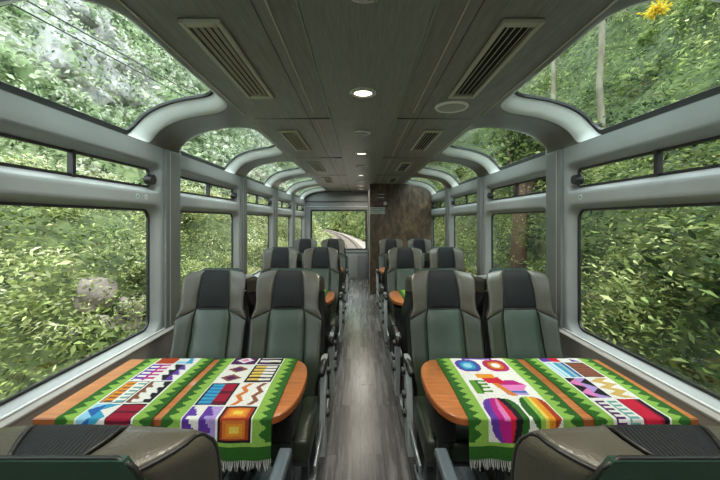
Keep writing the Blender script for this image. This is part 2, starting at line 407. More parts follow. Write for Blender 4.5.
# flat ceiling: side panels and centre panel with seams
zc = EYE+.742
cb = MB()
for s in (-1, 1):
    xs = [(.236, zc+.006), (.345, zc+.004), (.60, zc+.001), (.80, zc)]
    for i in range(3):
        (xa, za), (xb, zb) = xs[i], xs[i+1]
        cb.add([(CX+s*xa, Y0, za), (CX+s*xb, Y0, zb), (CX+s*xb, Y1, zb), (CX+s*xa, Y1, za)], [(0,1,2,3)])
struct(cb.build('ceiling', M['ceil']))
cc = MB().box(CX-.236, CX+.236, Y0, Y1, zc-.004, zc+.02, .004); struct(cc.build('ceiling', M['ceilc'], angle=40))
tr = MB()
for s in (-1, 1):
    tr.box(*sorted((CX+s*.243, CX+s*.2365)), Y0, Y1, zc-.006, zc+.008)
struct(tr.build('trim_30', newmat('greenish_edge_glint', (.28, .36, .30), .35)))  # strip colour stands in for the green glint along the panel edges
tr = MB()
for s in (-1, 1):
    for k in range(-1, 5):
        y0 = M0+k*PITCH; tr.box(*sorted((CX+s*.343, CX+s*.3475)), y0+.02, y0+PITCH-.15, zc-.003, zc+.006)
        tr.box(*sorted((CX+s*.832, CX+s*.838)), y0+.1, y0+PITCH-.12, EYE+.735, EYE+.745)
struct(tr.build('trim_31', newmat('pale_bead', (.62, .57, .50), .4)))
tr = MB()
for s in (-1, 1):
    for k in range(0, 6):
        y0 = M0+k*PITCH-.01; tr.box(*sorted((CX+s*.244, CX+s*.80)), y0, y0+.004, zc-.001, zc+.005)
        tr.box(*sorted((CX+s*.395, CX+s*.398)), y0-PITCH+.01, y0, zc+.001, zc+.006)
struct(tr.build('trim_32', M['seam']))
# end wall with the big window
def em(a, b, d): return (a, Y1+d, b)
em_ref[0] = em
eb = MB(); ex0, ex1, ez0, ez1 = -1.285, .185, .745, 1.80
O = oloop(CX-HW, .225, .62, 1.90); H = rloop(ex0, ex1, ez0, ez1, .05, .05, .05, .05)
rings(eb, [(O, 0), (H, 0), (rloop(ex0+.012, ex1-.012, ez0+.012, ez1-.012, .045, .045, .045, .045), .06)], em)
eb.add([(CX-HW, Y1, 0), (.225, Y1, 0), (.225, Y1, .62), (CX-HW, Y1, .62)], [(0,1,2,3)])
P2 = [(CX-HW, 1.90), (.225, 1.90)]
top = [(.225, zc+.02)]+[(CX-.8, zc)]+[(CX-x, z) for x, z in PP]
eb.add([(x, Y1, z) for x, z in P2+top], [tuple(range(len(P2+top)))])
eb.add([(.225, Y1, 0), (CX+HW, Y1, 0), (CX+HW, Y1, 2.3), (.225, Y1, 2.3)], [(0,1,2,3)])
struct(eb.build('wall_back', M['endgrey']))
glazed(em, None, (ex0+.012, ex1-.012, ez0+.012, ez1-.012), (.045,)*4, .045, M['glass'], False)
tr = MB(); tr.box(CX-HW+.05, .21, Y1-.012, Y1-.001, 1.872, 1.888); tr.box(CX-HW+.07, .21, Y1-.02, Y1-.001, .700, .728); struct(tr.build('trim_33', M['steel']))
tr = MB(); tr.box(CX-HW+.02, .21, Y1-.03, Y1-.001, 1.995, 2.02); struct(tr.build('trim_34', M['seam']))
# lower metal lockers under the rear window
lk = empty('wall_cabinet', (-.12, Y1-.09, 0)); tag(lk, 'low grey metal wall cabinet under the rear window at the aisle end', 'cabinet')
MB().box(-.43, .32, 0, .088, .0, .66, .004).build('body', M['endgrey'], lk, angle=40)
for i, x in enumerate((-.42, -.17, .08)):
    MB().box(x, x+.235, -.010, -.0005, .05, .62, .004).build('door', newmat('cabinet_grey_%d' % i, ((.12, .13, .14), (.26, .27, .26), (.15, .16, .17))[i], .4, .3), lk, angle=40)
# camera-side end wall
top = [(CX+x, z) for x, z in reversed(PP)]+[(CX+.8, zc), (CX+.236, zc+.02), (CX-.236, zc+.02), (CX-.8, zc)]+[(CX-x, z) for x, z in PP]
pts = [(CX-HW-.02, 0), (CX+HW+.02, 0)]+top
struct(link('wall_front', [(x, Y0, z) for x, z in pts], [tuple(range(len(pts)))], M['wall']))
# wood bulkhead on the right
pts = [(.205, 0), (CX+HW-.003, 0)]+[(CX+x, z) for x, z in reversed(PP)]+[(.262, zc), (.205, zc)]
pts = [(x, min(z, zc)) for x, z in pts]
n = len(pts); v = [(x, BULK, z) for x, z in pts]+[(x, BULK+.05, z) for x, z in pts]
f = [tuple(range(n)), tuple(range(n, 2*n))[::-1]]+[(i, (i+1) % n, n+(i+1) % n, n+i) for i in range(n)]
bk = struct(fin(link('wall_right', v, f, M['walnut']))); 
struct(MB().box(.205, .235, BULK+.05, Y1-.002, 0, zc).build('wall_right', M['walnut']))
struct(MB().box(.188, .2045, BULK-.012, BULK+.05, 0.001, zc-.003).build('trim_35', M['steel']))
sp = empty('sign_plate', (.36, BULK-.001, 1.725)); tag(sp, 'pale grey printed sign plate on the dark wood partition beside the rear window', 'sign')
MB().box(-.155, .155, -.012, 0, -.072, .072, .003).build('plate', newmat('pale_plate', (.33, .36, .33), .5), sp, angle=40)
ln = MB()
for j, w in enumerate((.24, .26, .2)):
    x = -.13
    while x < -.13+w:
        q = random.uniform(.02, .04); ln.box(x, x+q, -.0135, -.0121, .03-j*.034, .045-j*.034); x += q+.010
ln.build('lettering', newmat('grey_print', (.12, .14, .13), .6), sp)
dp = empty('display_box', (.435, BULK-.001, 1.865)); tag(dp, 'dark display box with a dull red panel above the pale sign plate', 'display')
MB().box(-.14, .14, -.035, 0, -.06, .06, .006).build('housing', M['black'], dp, angle=40)
MB().box(-.12, .03, -.037, -.0352, -.04, .035).build('screen', newmat('dull_red_screen', (.10, .015, .018), .3), dp)
MB().box(.05, .115, -.039, -.0352, -.03, .04).build('button_panel', newmat('pale_panel', (.45, .43, .42), .5), dp)
vp = tag(MB().box(.37, .50, BULK-.008, BULK-.001, 1.985, 2.0).add([], []).box(.37, .50, BULK-.008, BULK-.001, 2.05, 2.065).build('vent_slots', M['steel']), 'two thin steel slots high on the dark wood partition', 'vent')

# ------------------------------------------------------------------ ceiling fittings
def make_vent():
    r = empty('ceiling_vent')
    MB().box(-.055, .055, -.36, .36, -.001, .003).build('duct', M['ventdark'], r)
    fb = MB(); w, l, t = .078, .40, .02
    for (x0, x1, y0, y1) in ((-w, -w+t, -l, l), (w-t, w, -l, l), (-w+t, w-t, -l, -l+.035), (-w+t, w-t, l-.035, l)): fb.box(x0, x1, y0, y1, -.016, -.001, .003)
    fb.build('frame', M['vent'], r, angle=40)
    for i in range(4):
        x = -.039+i*.026
        b = MB(); b.add([(x-.006, -.364, -.013), (x+.004, -.364, -.003), (x+.006, -.364, -.005), (x-.004, -.364, -.015),
                         (x-.006, .364, -.013), (x+.004, .364, -.003), (x+.006, .364, -.005), (x-.004, .364, -.015)],
                        [(0,1,2,3), (7,6,5,4), (0,4,5,1), (1,5,6,2), (2,6,7,3), (3,7,4,0)]).build('slat', M['vent'], r)
    return r
v0 = None
ords = ['nearest', 'second', 'third', 'fourth', 'fifth', 'sixth', 'seventh', 'eighth']
for side, sn in ((-1, 'left'), (1, 'right')):
    for k in range(4):
        if v0 is None: v0 = make_vent(); o = v0
        else: o = copy_tree(v0)
        o.location = (.006+side*.60, 1.67+k*1.575, zc+.001)
        tag(o, 'long beige slatted ceiling vent, %s from the camera in the %s row' % (ords[k], sn), 'vent', 'ceiling vents')
def make_light(lit):
    r = empty('ceiling_light')
    MB().lathe([(.052, 0), (.054, -.008), (.066, -.012), (.078, -.006), (.079, .0)], n=40).build('ring', M['chrome'], r, smooth=True)
    if lit: MB().lathe([(.0, -.004), (.03, -.0045), (.052, -.002)], n=32).build('lens', M['lampon'], r, smooth=True)
    else: MB().lathe([(.0, -.012), (.025, -.011), (.042, -.006), (.052, -.001)], n=32).build('lens', newmat('unlit_frosted_lens', (.30, .33, .31), .35), r, smooth=True)
    return r
LY = [1.09, 2.0, 2.92, 3.82, 4.72, 5.65, 6.52, 7.40, 8.25]; LIT = [0, 1, 0, 1, 0, 1, 0, 1, 1]
pl = {}
for i, (y, l) in enumerate(zip(LY, LIT)):
    o = copy_tree(pl[l]) if l in pl else make_light(l)
    pl.setdefault(l, o)
    o.location = (CX-.008, y, zc-.0045)
    tag(o, '%s round recessed ceiling light, %s' % ('glowing' if l else 'unlit frosted', ['mostly cut off by the top edge of the photo', 'the largest whole one above the aisle', 'just behind the largest glowing one', 'second glowing whole one along the aisle', 'second unlit one along the aisle', 'third glowing whole one along the aisle', 'third unlit one along the aisle', 'last but one along the aisle', 'farthest, next to the rear wall'][i]), 'light', 'recessed ceiling lights')
for i, y in enumerate([-.3, .45]+[y for y, l in zip(LY, LIT)]):
    d = bpy.data.lights.new('downlight', 'AREA'); d.shape = 'DISK'; d.size = .10; d.energy = LAMP_W; d.color = (1, .93, .80); d.spread = math.radians(170)
    if i >= 2 and not LIT[i-2]: continue
    lo = bpy.data.objects.new('downlight', d); COL.objects.link(lo); lo.location = (CX-.008, y, zc-.02)
spk = empty('ceiling_speaker', (.60, 2.26, zc+.002)); tag(spk, 'round white-rimmed ceiling speaker behind the nearest right vent', 'speaker')
MB().lathe([(.090, -.002), (.092, -.012), (.100, -.014), (.108, -.006), (.109, .001)], n=40).build('rim', M['white'], spk, smooth=True)
MB().lathe([(0, -.010), (.05, -.010), (.0915, -.007)], n=40).build('grille', M['grille'], spk, smooth=True)
# stickers on the rail between windows
for side in (-1, 1):
    for k, ys in enumerate(((2.20, 2.29), (3.66,), (5.2,))):
        for j, y in enumerate(ys if side < 0 or k else (2.3,)):
            b = MB(); x = CX+side*(HW-.0005)
            b.mi = 0; b.lathe([(0, -.0015*side), (.018, -.0015*side), (.018, 0)], (x, y, 1.682), 20, 'x')
            b.mi = 1; b.lathe([(0, -.0022*side), (.009, -.0022*side), (.009, -.001*side)], (x, y, 1.682), 16, 'x')
            o = b.build('round_sticker', mats=[newmat('sticker_pale', (.55, .62, .56), .5), newmat('sticker_mark', (.10, .28, .16) if j == 0 else (.35, .4, .38), .5)])
            tag(o, 'small round %s sticker on the %s rail under the %s upper window' % ('green-centred' if j == 0 else 'grey-centred', 'left' if side < 0 else 'right', ('nearest', 'second', 'third')[k]), 'sticker', 'round rail stickers')

# ------------------------------------------------------------------ seats
# local frame: front faces -Y, origin on floor; head front face at y=0 at the top
H0, H1 = .40, 1.20
def sm(a, b, x):
    t = min(max((x-a)/(b-a), 0), 1); return t*t*(3-2*t)
def wid(h):
    w = .196+.026*sm(.50, .62, h)
    w = w + .002*sm(.7, .9, h) - .024*sm(.90, .965, h) + .006*sm(1.0, 1.1, h)
    r = .050
    if h > H1-r: q = (h-(H1-r))/r; w -= r*(1-math.sqrt(max(1-q*q*.93, 0)))
    return w
def Fd(h):
    y = (h-1.14)*.27
    y += -.020*math.exp(-((h-.62)/.12)**2)
    y += -.012*sm(.98, 1.06, h)
    if h > 1.12: y += .02*((h-1.12)/.08)**2
    return y
def thick(h): return .105-.02*sm(.9, 1.2, h)
def P(u, h, t, puff=0):
    hd = sm(.96, 1.06, h)
    w = wid(h)*(1-(.18+.18*hd)*t**1.7)
    x = u*w
    y = Fd(h)-puff
    y -= (.022-.006*hd)*abs(u)**3.2*(1-t)
    y += t*thick(h)
    if h > 1.12: y -= t*.018*((h-1.12)/.08)**2
    z = h - .018*sm(1.1, 1.2, h)*(abs(u)**2.5) - .012*sm(1.1, 1.2, h)*t
    return (x, y, z)
def pad(name, ua, ub, ha, hb, mat, parent, ta=0, tb=1, lo=0, hi=0, nu=10, nh=14, nt=5, puff=.010, gap=.004, base=None):
    """closed padded block between u bounds (functions of h) and h bounds"""
    idx = {}; v = []
    def hval(j, i=0): return ha+(hb-ha)*j/nh
    G = {}
    def vert(i, j, k):
        if (i, j, k) in G: return G[i, j, k]
        b = j/nh; a = i/nu; c = k/nt
        # cosine spacing for soft edges
        a2 = .5-.5*math.cos(a*PI)*.9-.05*math.cos(a*PI); b2 = .5-.5*math.cos(b*PI)*.9-.05*math.cos(b*PI)
        h = ha+gap+(hb-ha-2*gap)*b2
        u0 = ua(h) if callable(ua) else ua; u1 = ub(h) if callable(ub) else ub
        g = gap/.22
        u0 += g if abs(u0) < .99 else 0; u1 -= g if abs(u1) < .99 else 0
        u = u0+(u1-u0)*a2
        q_ = min(max((abs(u)-.5)/.5, 0), 1); h -= q_*(lo*(1-b2)+hi*b2)
        p = puff*(1-abs(2*a2-1)**7)*(1-abs(2*b2-1)**9)*(1-c)
        v.append(P(u, h, ta+(tb-ta)*c, p)); G[i, j, k] = len(v)-1; return len(v)-1
    f = []
    for i in range(nu):
        for j in range(nh):
            f.append((vert(i,j,0), vert(i+1,j,0), vert(i+1,j+1,0), vert(i,j+1,0)))
            f.append((vert(i,j,nt), vert(i,j+1,nt), vert(i+1,j+1,nt), vert(i+1,j,nt)))
    for k in range(nt):
        for j in range(nh):
            f.append((vert(0,j,k), vert(0,j+1,k), vert(0,j+1,k+1), vert(0,j,k+1)))
            f.append((vert(nu,j,k), vert(nu,j,k+1), vert(nu,j+1,k+1), vert(nu,j+1,k)))
        for i in range(nu):
            f.append((vert(i,0,k), vert(i,0,k+1), vert(i+1,0,k+1), vert(i+1,0,k)))
            f.append((vert(i,nh,k), vert(i+1,nh,k), vert(i+1,nh,k+1), vert(i,nh,k+1)))
    o = link(name, v, f, mat, parent, True); fin(o, False, 55); return o
HS = .957        # seam between headrest and back
def ub_(h):      # half-width (as u) of the centre panel
    if h >= HS: return .515-.085*sm(HS, 1.2, h)
    return .515+.02*sm(.98, .6, h)
def make_seat():
    r = empty('train_seat')
    # centre
    pad('back_cushion', lambda h: -ub_(h), ub_, H0, HS, M['green'], r, tb=.9, puff=.016)
    pad('headrest', lambda h: -ub_(h), ub_, HS, H1, M['headblack'], r, tb=.97, puff=.012)
    for s in (-1, 1):
        ls = (lambda h: -1.0, lambda h: -ub_(h)) if s < 0 else (ub_, lambda h: 1.0)
        pad('side_bolster', ls[0], ls[1], H0, .950, M['olive'], r, tb=.95, hi=.055, puff=.010)
        pad('headrest_wing', ls[0], ls[1], .952, H1, M['taupe'], r, tb=.97, lo=.055, puff=.008)
    # dark inner body that shows as seams
    pad('seat_core', -.93, .93, H0+.005, H1-.012, M['black'], r, ta=.10, tb=.98, puff=0, gap=0)
    pad('back_frame', -1.13, 1.13, H0+.01, 1.06, M['black'], r, ta=.42, tb=.99, puff=0, gap=0)
    # rear shell: green panel with black piping
    v = []; f = []; nu, nh = 12, 16
    def sh(u, h, off): 
        k = sm(.96, 1.06, h); p = P(u, h, 1)
        return (u*wid(min(h, 1.135))*(.82-.18*k)*(.88+.24*k)*(1-.10*max(0, (h-1.15)/.045)**3), P(u*.8, h, 1)[1]+off, h-.006*sm(1.1, 1.2, h))
    def hh(j): return .36+(1.200-.36)*j/nh
    g = []
    for off in (.001, .014):
        for j in range(nh+1):
            for i in range(nu+1):
                u = -1+2*i/nu; h = hh(j); k = 1-.0
                o2 = off+ (.010*(1-abs(u)**6)*(1-abs(2*j/nh-1)**8) if off > .005 else 0)
                v.append(sh(u, max(h, .40) if h < .4 else h, o2))
    A = (nu+1)*(nh+1)
    for j in range(nh):
        for i in range(nu):
            q = (j*(nu+1)+i, j*(nu+1)+i+1, (j+1)*(nu+1)+i+1, (j+1)*(nu+1)+i); f.append(q[::-1]); f.append(tuple(x+A for x in q))
    rim = [i for i in range(nu+1)]+[j*(nu+1)+nu for j in range(1, nh+1)]+[nh*(nu+1)+i for i in range(nu-1, -1, -1)]+[j*(nu+1) for j in range(nh-1, 0, -1)]
    for a, b in zip(rim, rim[1:]+rim[:1]): f.append((a, b, b+A, a+A))
    bs = fin(link('back_shell', v, f, M['shell'], r, True), False, 50)
    pp = [sh(-1+2*i/24, 1.201, .008) for i in range(25)]
    pts = [sh(-1, .42+(1.165-.42)*j/12, .012) for j in range(13)]+[sh(-1, 1.185, .011)]+pp[1:-1]+[sh(1, 1.185, .011)]+[sh(1, .42+(1.165-.42)*j/12, .012) for j in range(12, -1, -1)]
    MB().tube(pts, .0034, 8).build('piping', M['black'], bs, smooth=True)
    # seams of headrest wings
    mbp = MB()
    for s in (-1, 1):
        mbp.tube([P(s*ub_(HS+.01+(1.192-HS-.01)*j/10), HS+.01+(1.192-HS-.01)*j/10, 0, .001) for j in range(11)]+[P(s*ub_(1.198), 1.199, t) for t in (.15, .35, .55, .75, .95)], .0036, 6)
        mbp.tube([P(s*.985, .93+(1.185-.93)*j/12, .04, .0) for j in range(13)]+[P(s*(.99+.01*t), 1.190, t) for t in (.12, .3, .5, .7, .88, 1.0)], .0036, 6)
    mbp.tube([P(-.51+i*.102, HS, 0, .004) for i in range(11)], .003, 6)
    mbp.build('seam_piping', M['black'], r, smooth=True)
    # cushion
    yf, yb = Fd(.44)-.44, Fd(.44)+.01
    c = MB(); c.box(-.125, .125, yf, yb, .355, .462, .028); c.build('seat_cushion', M['green'], r, angle=60)
    for s in (-1, 1):
        c = MB(); c.box(*sorted((s*.127, s*.228)), yf+.01, yb, .35, .470, .03); c.build('cushion_bolster', M['olive'], r, angle=60)
    c = MB(); c.box(-.215, .215, yf+.04, yb+.06, .315, .352, .008); c.build('seat_pan', M['darkmetal'], r, angle=40)
    for s in (-1, 1):
        # leg frame
        lg = MB(); x = s*.185; y0, y1 = yf+.14, yb-.02
        lg.box(x-.018, x+.018, y0-.015, y0+.025, .02, .315, .004); lg.build('leg', M['darkmetal'], r, angle=40)
        lg = MB(); lg.box(x-.018, x+.018, y1-.02, y1+.02, .02, .315, .004); lg.build('leg', M['darkmetal'], r, angle=40)
        lg = MB(); lg.box(x-.025, x+.025, y0-.05, y1+.05, .0, .02, .004); lg.build('floor_rail', M['steel'], r, angle=40)
    return r
def add_arm(r, s):
    """aisle-side arm: steel side plate with black knobs and a slim armrest; s = local side of the aisle"""
    yb = Fd(.6); x0 = s*.232; x1 = s*.266
    # slanted steel plate following the back
    v = []; ys = [(.16, -.29, -.17), (.36, -.265, -.145), (.55, -.225, -.115), (.68, -.18, -.09)]
    n = len(ys); f = []
    for (h, a, b) in ys: v += [(x0, a, h), (x1, a, h), (x1, b, h), (x0, b, h)]
    for i in range(n-1):
        for k in range(4): f.append((4*i+k, 4*i+(k+1) % 4, 4*i+4+(k+1) % 4, 4*i+4+k))
    f += [(0,1,2,3), (4*n-4, 4*n-1, 4*n-2, 4*n-3)]
    pl_ = fin(link('side_plate', v, f, M['plate'], r))
    for (h, y) in ((.60, -.155), (.47, -.185), (.37, -.21)):
        MB().lathe([(0, s*.024), (.020, s*.022), (.024, s*.008), (.024, -s*.002)], (x1, y, h), 16, 'x').build('knob', M['black'], pl_, angle=40)
    a = MB(); a.tube([(s*.252, -.08, .60), (s*.252, -.10, .655), (s*.252, -.20, .665), (s*.252, -.34, .660)], [.016, .02, .021, .019], 12)
    a.build('armrest', M['black'], r, smooth=True)
    a = MB(); a.box(*sorted((s*.244, s*.258)), -.62, -.16, .30, .345, .004); a.build('side_rail', M['steel'], r, angle=40)
proto_m = make_seat()                     # without arm: window side
proto = {0: proto_m}
for s in (-1, 1):
    c = copy_tree(proto_m); add_arm(c, s); proto[s] = c
for s in (-1, 1):
    c = copy_tree(proto_m); a = MB(); a.tube([(s*.248, -.08, .60), (s*.248, -.10, .655), (s*.248, -.20, .668), (s*.248, -.40, .662)], [.016, .022, .024, .022], 12)
    a.build('armrest', M['black'], c, smooth=True); proto['window', s] = c
bpy.data.objects.remove(proto_m) if False else None
for s in (-1, 1):                          # nearest seats: longer slate armrest, folded down
    c = copy_tree(proto[s])
    for ch in list(c.children):
        if ch.name.startswith('armrest'): bpy.data.objects.remove(ch)
    a = MB(); a.box(*sorted((s*.158, s*.206)), -.70, -.12, .655, .685, .009); a.build('armrest', newmat('slate_armrest', (.085, .11, .13), .35), c, angle=40)
    a = MB(); a.box(*sorted((s*.172, s*.234)), -.16, -.12, .60, .655, .006); a.build('armrest_bracket', M['black'], c, angle=40)
    proto[s, 'near'] = c
used = set()
XA = {('left', 'aisle'): -.470, ('left', 'window'): -.955, ('right', 'aisle'): .543, ('right', 'window'): 1.035}
rows = [('near', .585, 1), ('r1', 2.285, 0), ('b1', 2.535, 1), ('r2', 4.165, 0), ('b2', 4.415, 1), ('r3', 6.045, 0)]
desc = {
 ('near', 'aisle'): 'taupe and green seat with ribbed black headrest seen from behind, at the bottom %s',
 ('near', 'window'): 'seat seen from behind by the window, beyond the bottom %s corner',
 ('r1', 'aisle'): 'large green leather seat facing us behind the nearest %s table, next to the aisle',
 ('r1', 'window'): 'large green leather seat facing us behind the nearest %s table, next to the window',
 ('b1', 'aisle'): 'train seat facing away, back to back with the nearest forward-facing %s aisle seat',
 ('b1', 'window'): 'train seat facing away, back to back with the nearest forward-facing %s window seat',
 ('r2', 'aisle'): 'green leather seat facing us behind the second %s table, next to the aisle',
 ('r2', 'window'): 'green leather seat facing us behind the second %s table, next to the window',
 ('b2', 'aisle'): 'train seat facing away, backed onto the %s aisle seat behind the second table',
 ('b2', 'window'): 'train seat facing away, backed onto the %s window seat behind the second table',
 ('r3', 'aisle'): 'small distant green leather train seat of the last %s row, next to the aisle',
 ('r3', 'window'): 'small distant green leather train seat of the last %s row, next to the window'}
def drop(o):
    for ch in list(o.children): drop(ch)
    bpy.data.objects.remove(o)
drop(proto_m); del proto[0]
for (rn, y, away) in rows:
    for side in ('left', 'right'):
        for pos in ('aisle', 'window'):
            sgn = 1 if side == 'left' else -1
            if away: sgn = -sgn
            key = (sgn if rn != 'near' else (sgn, 'near')) if pos == 'aisle' else ('window', -sgn)
            if key in used: o = copy_tree(proto[key])
            else: o = proto[key]; used.add(key)
            x = XA[side, pos]
            if rn[0] == 'b': o.scale = (1, 1, .952)
            if rn == 'near' and pos == 'aisle': x += .012 if side == 'left' else -.062
            o.location = (x, y, 0); o.rotation_euler = (0, 0, PI if away else 0)
            tag(o, desc[rn, pos] % side, 'seat', 'leather train seats')

# ------------------------------------------------------------------ tables
TH = .742
def table_outline(L, wd, side):
    """aisle end rounded; local x from 0 (aisle tip) to L (wall); y 0..wd ; mirrored by side"""
    pts = []
    n = 18
    for i in range(n+1):
        t = PI/2+PI*i/n       # superellipse half
        c, s_ = math.cos(t), math.sin(t)
        x = .13+.13*(-abs(c)**.85); y = wd/2+wd/2*(abs(s_)**.8)*(1 if s_ > 0 else -1)
        pts.append((x, y))
    pts += [(L, 0), (L, wd)]
    return [(side*x, y) for x, y in pts]
def make_table(side):
    L = 1.035; wd = .585
    r = empty('folding_table')
    ol = table_outline(L, wd, side); n = len(ol)
    def ins(p, d): 
        cx, cy = side*L/2, wd/2; return (p[0]+(cx-p[0])/L*d*2, p[1]+(cy-p[1])/wd*d*2)
    b = MB(); b.mi = 0
    lv = [(.003, 0), (0, -.003)]
    v = [(*ins(p, .004), TH) for p in ol]; b.add(v, [tuple(range(n))])
    lv = [(.004, TH), (0, TH-.004), (0, TH-.028), (.004, TH-.032)]
    v = []; f = []
    for (d, h) in lv: v += [(*ins(p, d), h) for p in ol]
    for i in range(3):
        for k in range(n): f.append((i*n+k, i*n+(k+1) % n, (i+1)*n+(k+1) % n, (i+1)*n+k))
    b.mi = 1; b.add(v, f); b.add([(*ins(p, .004), TH-.032) for p in ol], [tuple(range(n))])
    b.build('tabletop', mats=[M['tabletop'], M['tableedge']], parent=r, angle=40)
    sb = MB()
    for x in (.13, .02+.55, .99):     # fold lines
        pass
    sb.box(*sorted((side*.02, side*.115)), .30, .3015, TH+.0001, TH+.0006); sb.build('fold_line', M['seam'], r)
    sb = MB(); xs = sorted((side*.03, side*.98)); sb.box(xs[0], xs[1], .20, .42, TH-.085, TH-.033, .006); sb.build('apron', M['black'], r, angle=40)
    sb = MB(); xs = sorted((side*.035, side*.12)); sb.box(xs[0], xs[1], .16, .46, TH-.20, TH-.086, .01); sb.build('end_bracket', M['black'], r, angle=40)
    sb = MB(); xs = sorted((side*.05, side*.10)); sb.box(xs[0], xs[1], .20, .26, .02, TH-.2, .006); sb.build('leg', M['darkmetal'], r, angle=40)
    sb = MB(); xs = sorted((side*.02, side*.13)); sb.box(xs[0], xs[1], .15, .35, 0, .02, .006); sb.build('foot', M['darkmetal'], r, angle=40)
    return r
TY = [1.368, 3.28, 5.19]
tn = ['nearest', 'second', 'farthest']
for side, sn, x in ((-1, 'left', -.265), (1, 'right', .308)):
    t0 = make_table(side)
    for k, y in enumerate(TY):
        o = t0 if k == 0 else copy_tree(t0); o.location = (x, y, 0)
        tag(o, '%s orange wood table with rounded aisle end, %s of the aisle' % (tn[k], sn), 'table', 'round-ended carriage tables')

# ------------------------------------------------------------------ woven runners
Cn = {k: lin(v) for k, v in dict(w=(236,232,226), k=(28,24,32), dg=(46,98,34), lg=(142,184,80), mg=(92,148,52), pu=(98,58,160), lp=(176,150,214), cr=(158,20,52), rd=(206,30,60),
      ob=(170,62,26), oy=(232,150,40), ye=(238,206,90), cy=(60,158,196), bl=(38,98,170), lb=(150,206,232), br=(138,84,62), or_=(214,122,52), pk=(226,128,190), mg2=(188,30,130), dp=(84,28,92), gy=(160,186,190), go=(214,176,98), te=(112,166,160), dr=(96,22,40)).items()}
def tri(x): return abs((x % 1)*2-1)
def comb(c1, c2, n):            # comb teeth
    def f(a, b):
        if a < .22: return c1
        return c1 if int(b*n*2) % 2 == 0 and a < .95 else c2
    return f
def steps(c1, c2, n):
    def f(a, b):
        t = (b*n) % 1; q = int(t*4)/4
        return c1 if a < .25+.6*q else c2
    return f
def framed(fn, brd='k', w=.07):
    return lambda a, b: Cn[brd] if (a < w or a > 1-w or b < w*.6 or b > 1-w*.6) else fn((a-w)/(1-2*w), (b-w*.6)/(1-1.2*w))
def halves(f, g): return lambda a, b: f(a*2, b) if a < .5 else g(a*2-1, b)
def zig(c1, c2, n, amp=.35):
    return lambda a, b: c1 if abs(a-(.5+amp*(tri(b*n)-.5))) < .17 else c2
def diam(c1, c2, bgc):
    def f(a, b):
        d = abs(a-.5)*2+abs(((b*2) % 1)-.5)*2
        return c1 if d < .45 else (c2 if d < .8 else bgc)
    return f
def solid(c): return lambda a, b: c
def stripes(cs, n, along=True): return lambda a, b: cs[int((b if along else a)*n) % len(cs)]
def nested(cs): 
    def f(a, b):
        b2 = (b*2) % 1; d = max(abs(a-.5), abs(b2-.5)*.92)*2
        return cs[0] if d > .78 else cs[1] if d > .55 else cs[2] if d > .30 else cs[3]
    return f
def tris(c1, c2, n):
    return lambda a, b: c1 if tri(b*n) > a else c2
K = Cn
LA = [ # rows far -> near ; each (v0, v1, col aisle?, ...). columns listed by increasing X
  (-.12, .085, framed(diam(K['pk'], K['w'], K['dp'])), framed(halves(stripes([K['w'], K['dp']], 8), stripes([K['w'], K['k']], 8)))),
  (.095, .29, diam(K['dp'], K['br'], K['w']), framed(halves(stripes([K['ye'], K['go'], K['k']], 15), stripes([K['w'], K['w'], K['k']], 15)))),
  (.30, .495, framed(halves(stripes([K['cy'], K['cy'], K['bl']], 18), stripes([K['cr'], K['cr'], K['cr'], K['dr']], 8))), halves(zig(K['or_'], K['w'], 2.5), zig(K['br'], K['w'], 2.5))),
  (.505, .678, halves(steps(K['pu'], K['w'], 2.5), steps(K['pu'], K['lp'], 2.5)), framed(nested([K['ob'], K['or_'], K['oy'], K['ye']])))]
LB = [
  (-.12, .075, solid(K['ob']), halves(stripes([K['w'], K['lb']], 6), steps(K['cy'], K['w'], 2))),
  (.085, .27, halves(comb(K['pu'], K['w'], 5), comb(K['mg2'], K['w'], 5)), halves(steps(K['w'], K['k'], 3), steps(K['pu'], K['w'], 3))),
  (.28, .475, framed(halves(comb(K['oy'], K['br'], 6), comb(K['w'], K['te'], 6)), 'k', .04), framed(halves(steps(K['br'], K['w'], 3.5), steps(K['w'], K['k'], 3.5)), 'k', .04)),
  (.485, .678, halves(tris(K['lb'], K['bl'], 2), tris(K['cy'], K['w'], 2)), framed(stripes([K['cr'], K['cr'], K['cr'], K['cr'], K['dr']], 15)))]
RB = [
  (-.12, .05, halves(solid(K['pu']), solid(K['rd'])), halves(solid(K['w']), tris(K['pu'], K['w'], 2))),
  (.06, .235, halves(stripes([K['lb'], K['w'], K['lb']], 6, False), stripes([K['cy'], K['gy'], K['bl']], 3, False)), framed(stripes([K['br'], K['br'], K['br'], K['dr']], 22), 'k', .05)),
  (.245, .435, halves(tris(K['k'], K['pk'], 2), tris(K['lp'], K['k'], 2)), halves(tris(K['w'], K['go'], 3), tris(K['go'], K['w'], 3))),
  (.445, .678, halves(framed(comb(K['dp'], K['w'], 7), 'w', .1), framed(comb(K['te'], K['w'], 7), 'w', .1)), halves(lambda a, b: K['rd'] if a > .2 else K['cr'], lambda a, b: K['rd'] if a < .35 else (K['cr'] if a < .6 else K['k'])))]
def blocks(rows_):
    def f(a, v):
        for (v0, v1, c0, c1) in rows_:
            if v0 <= v < v1:
                b = (v-v0)/(v1-v0)
                if abs(a-.5) < .012: return K['w']
                return c0(a/.488, b) if a < .5 else c1((a-.512)/.488, b)
        return K['w']
    return f
def ell(a, v, ca, cv, ra, rv, p=2.6): return (abs((a-ca)/ra)**p+abs((v-cv)/rv)**p)**(1/p)
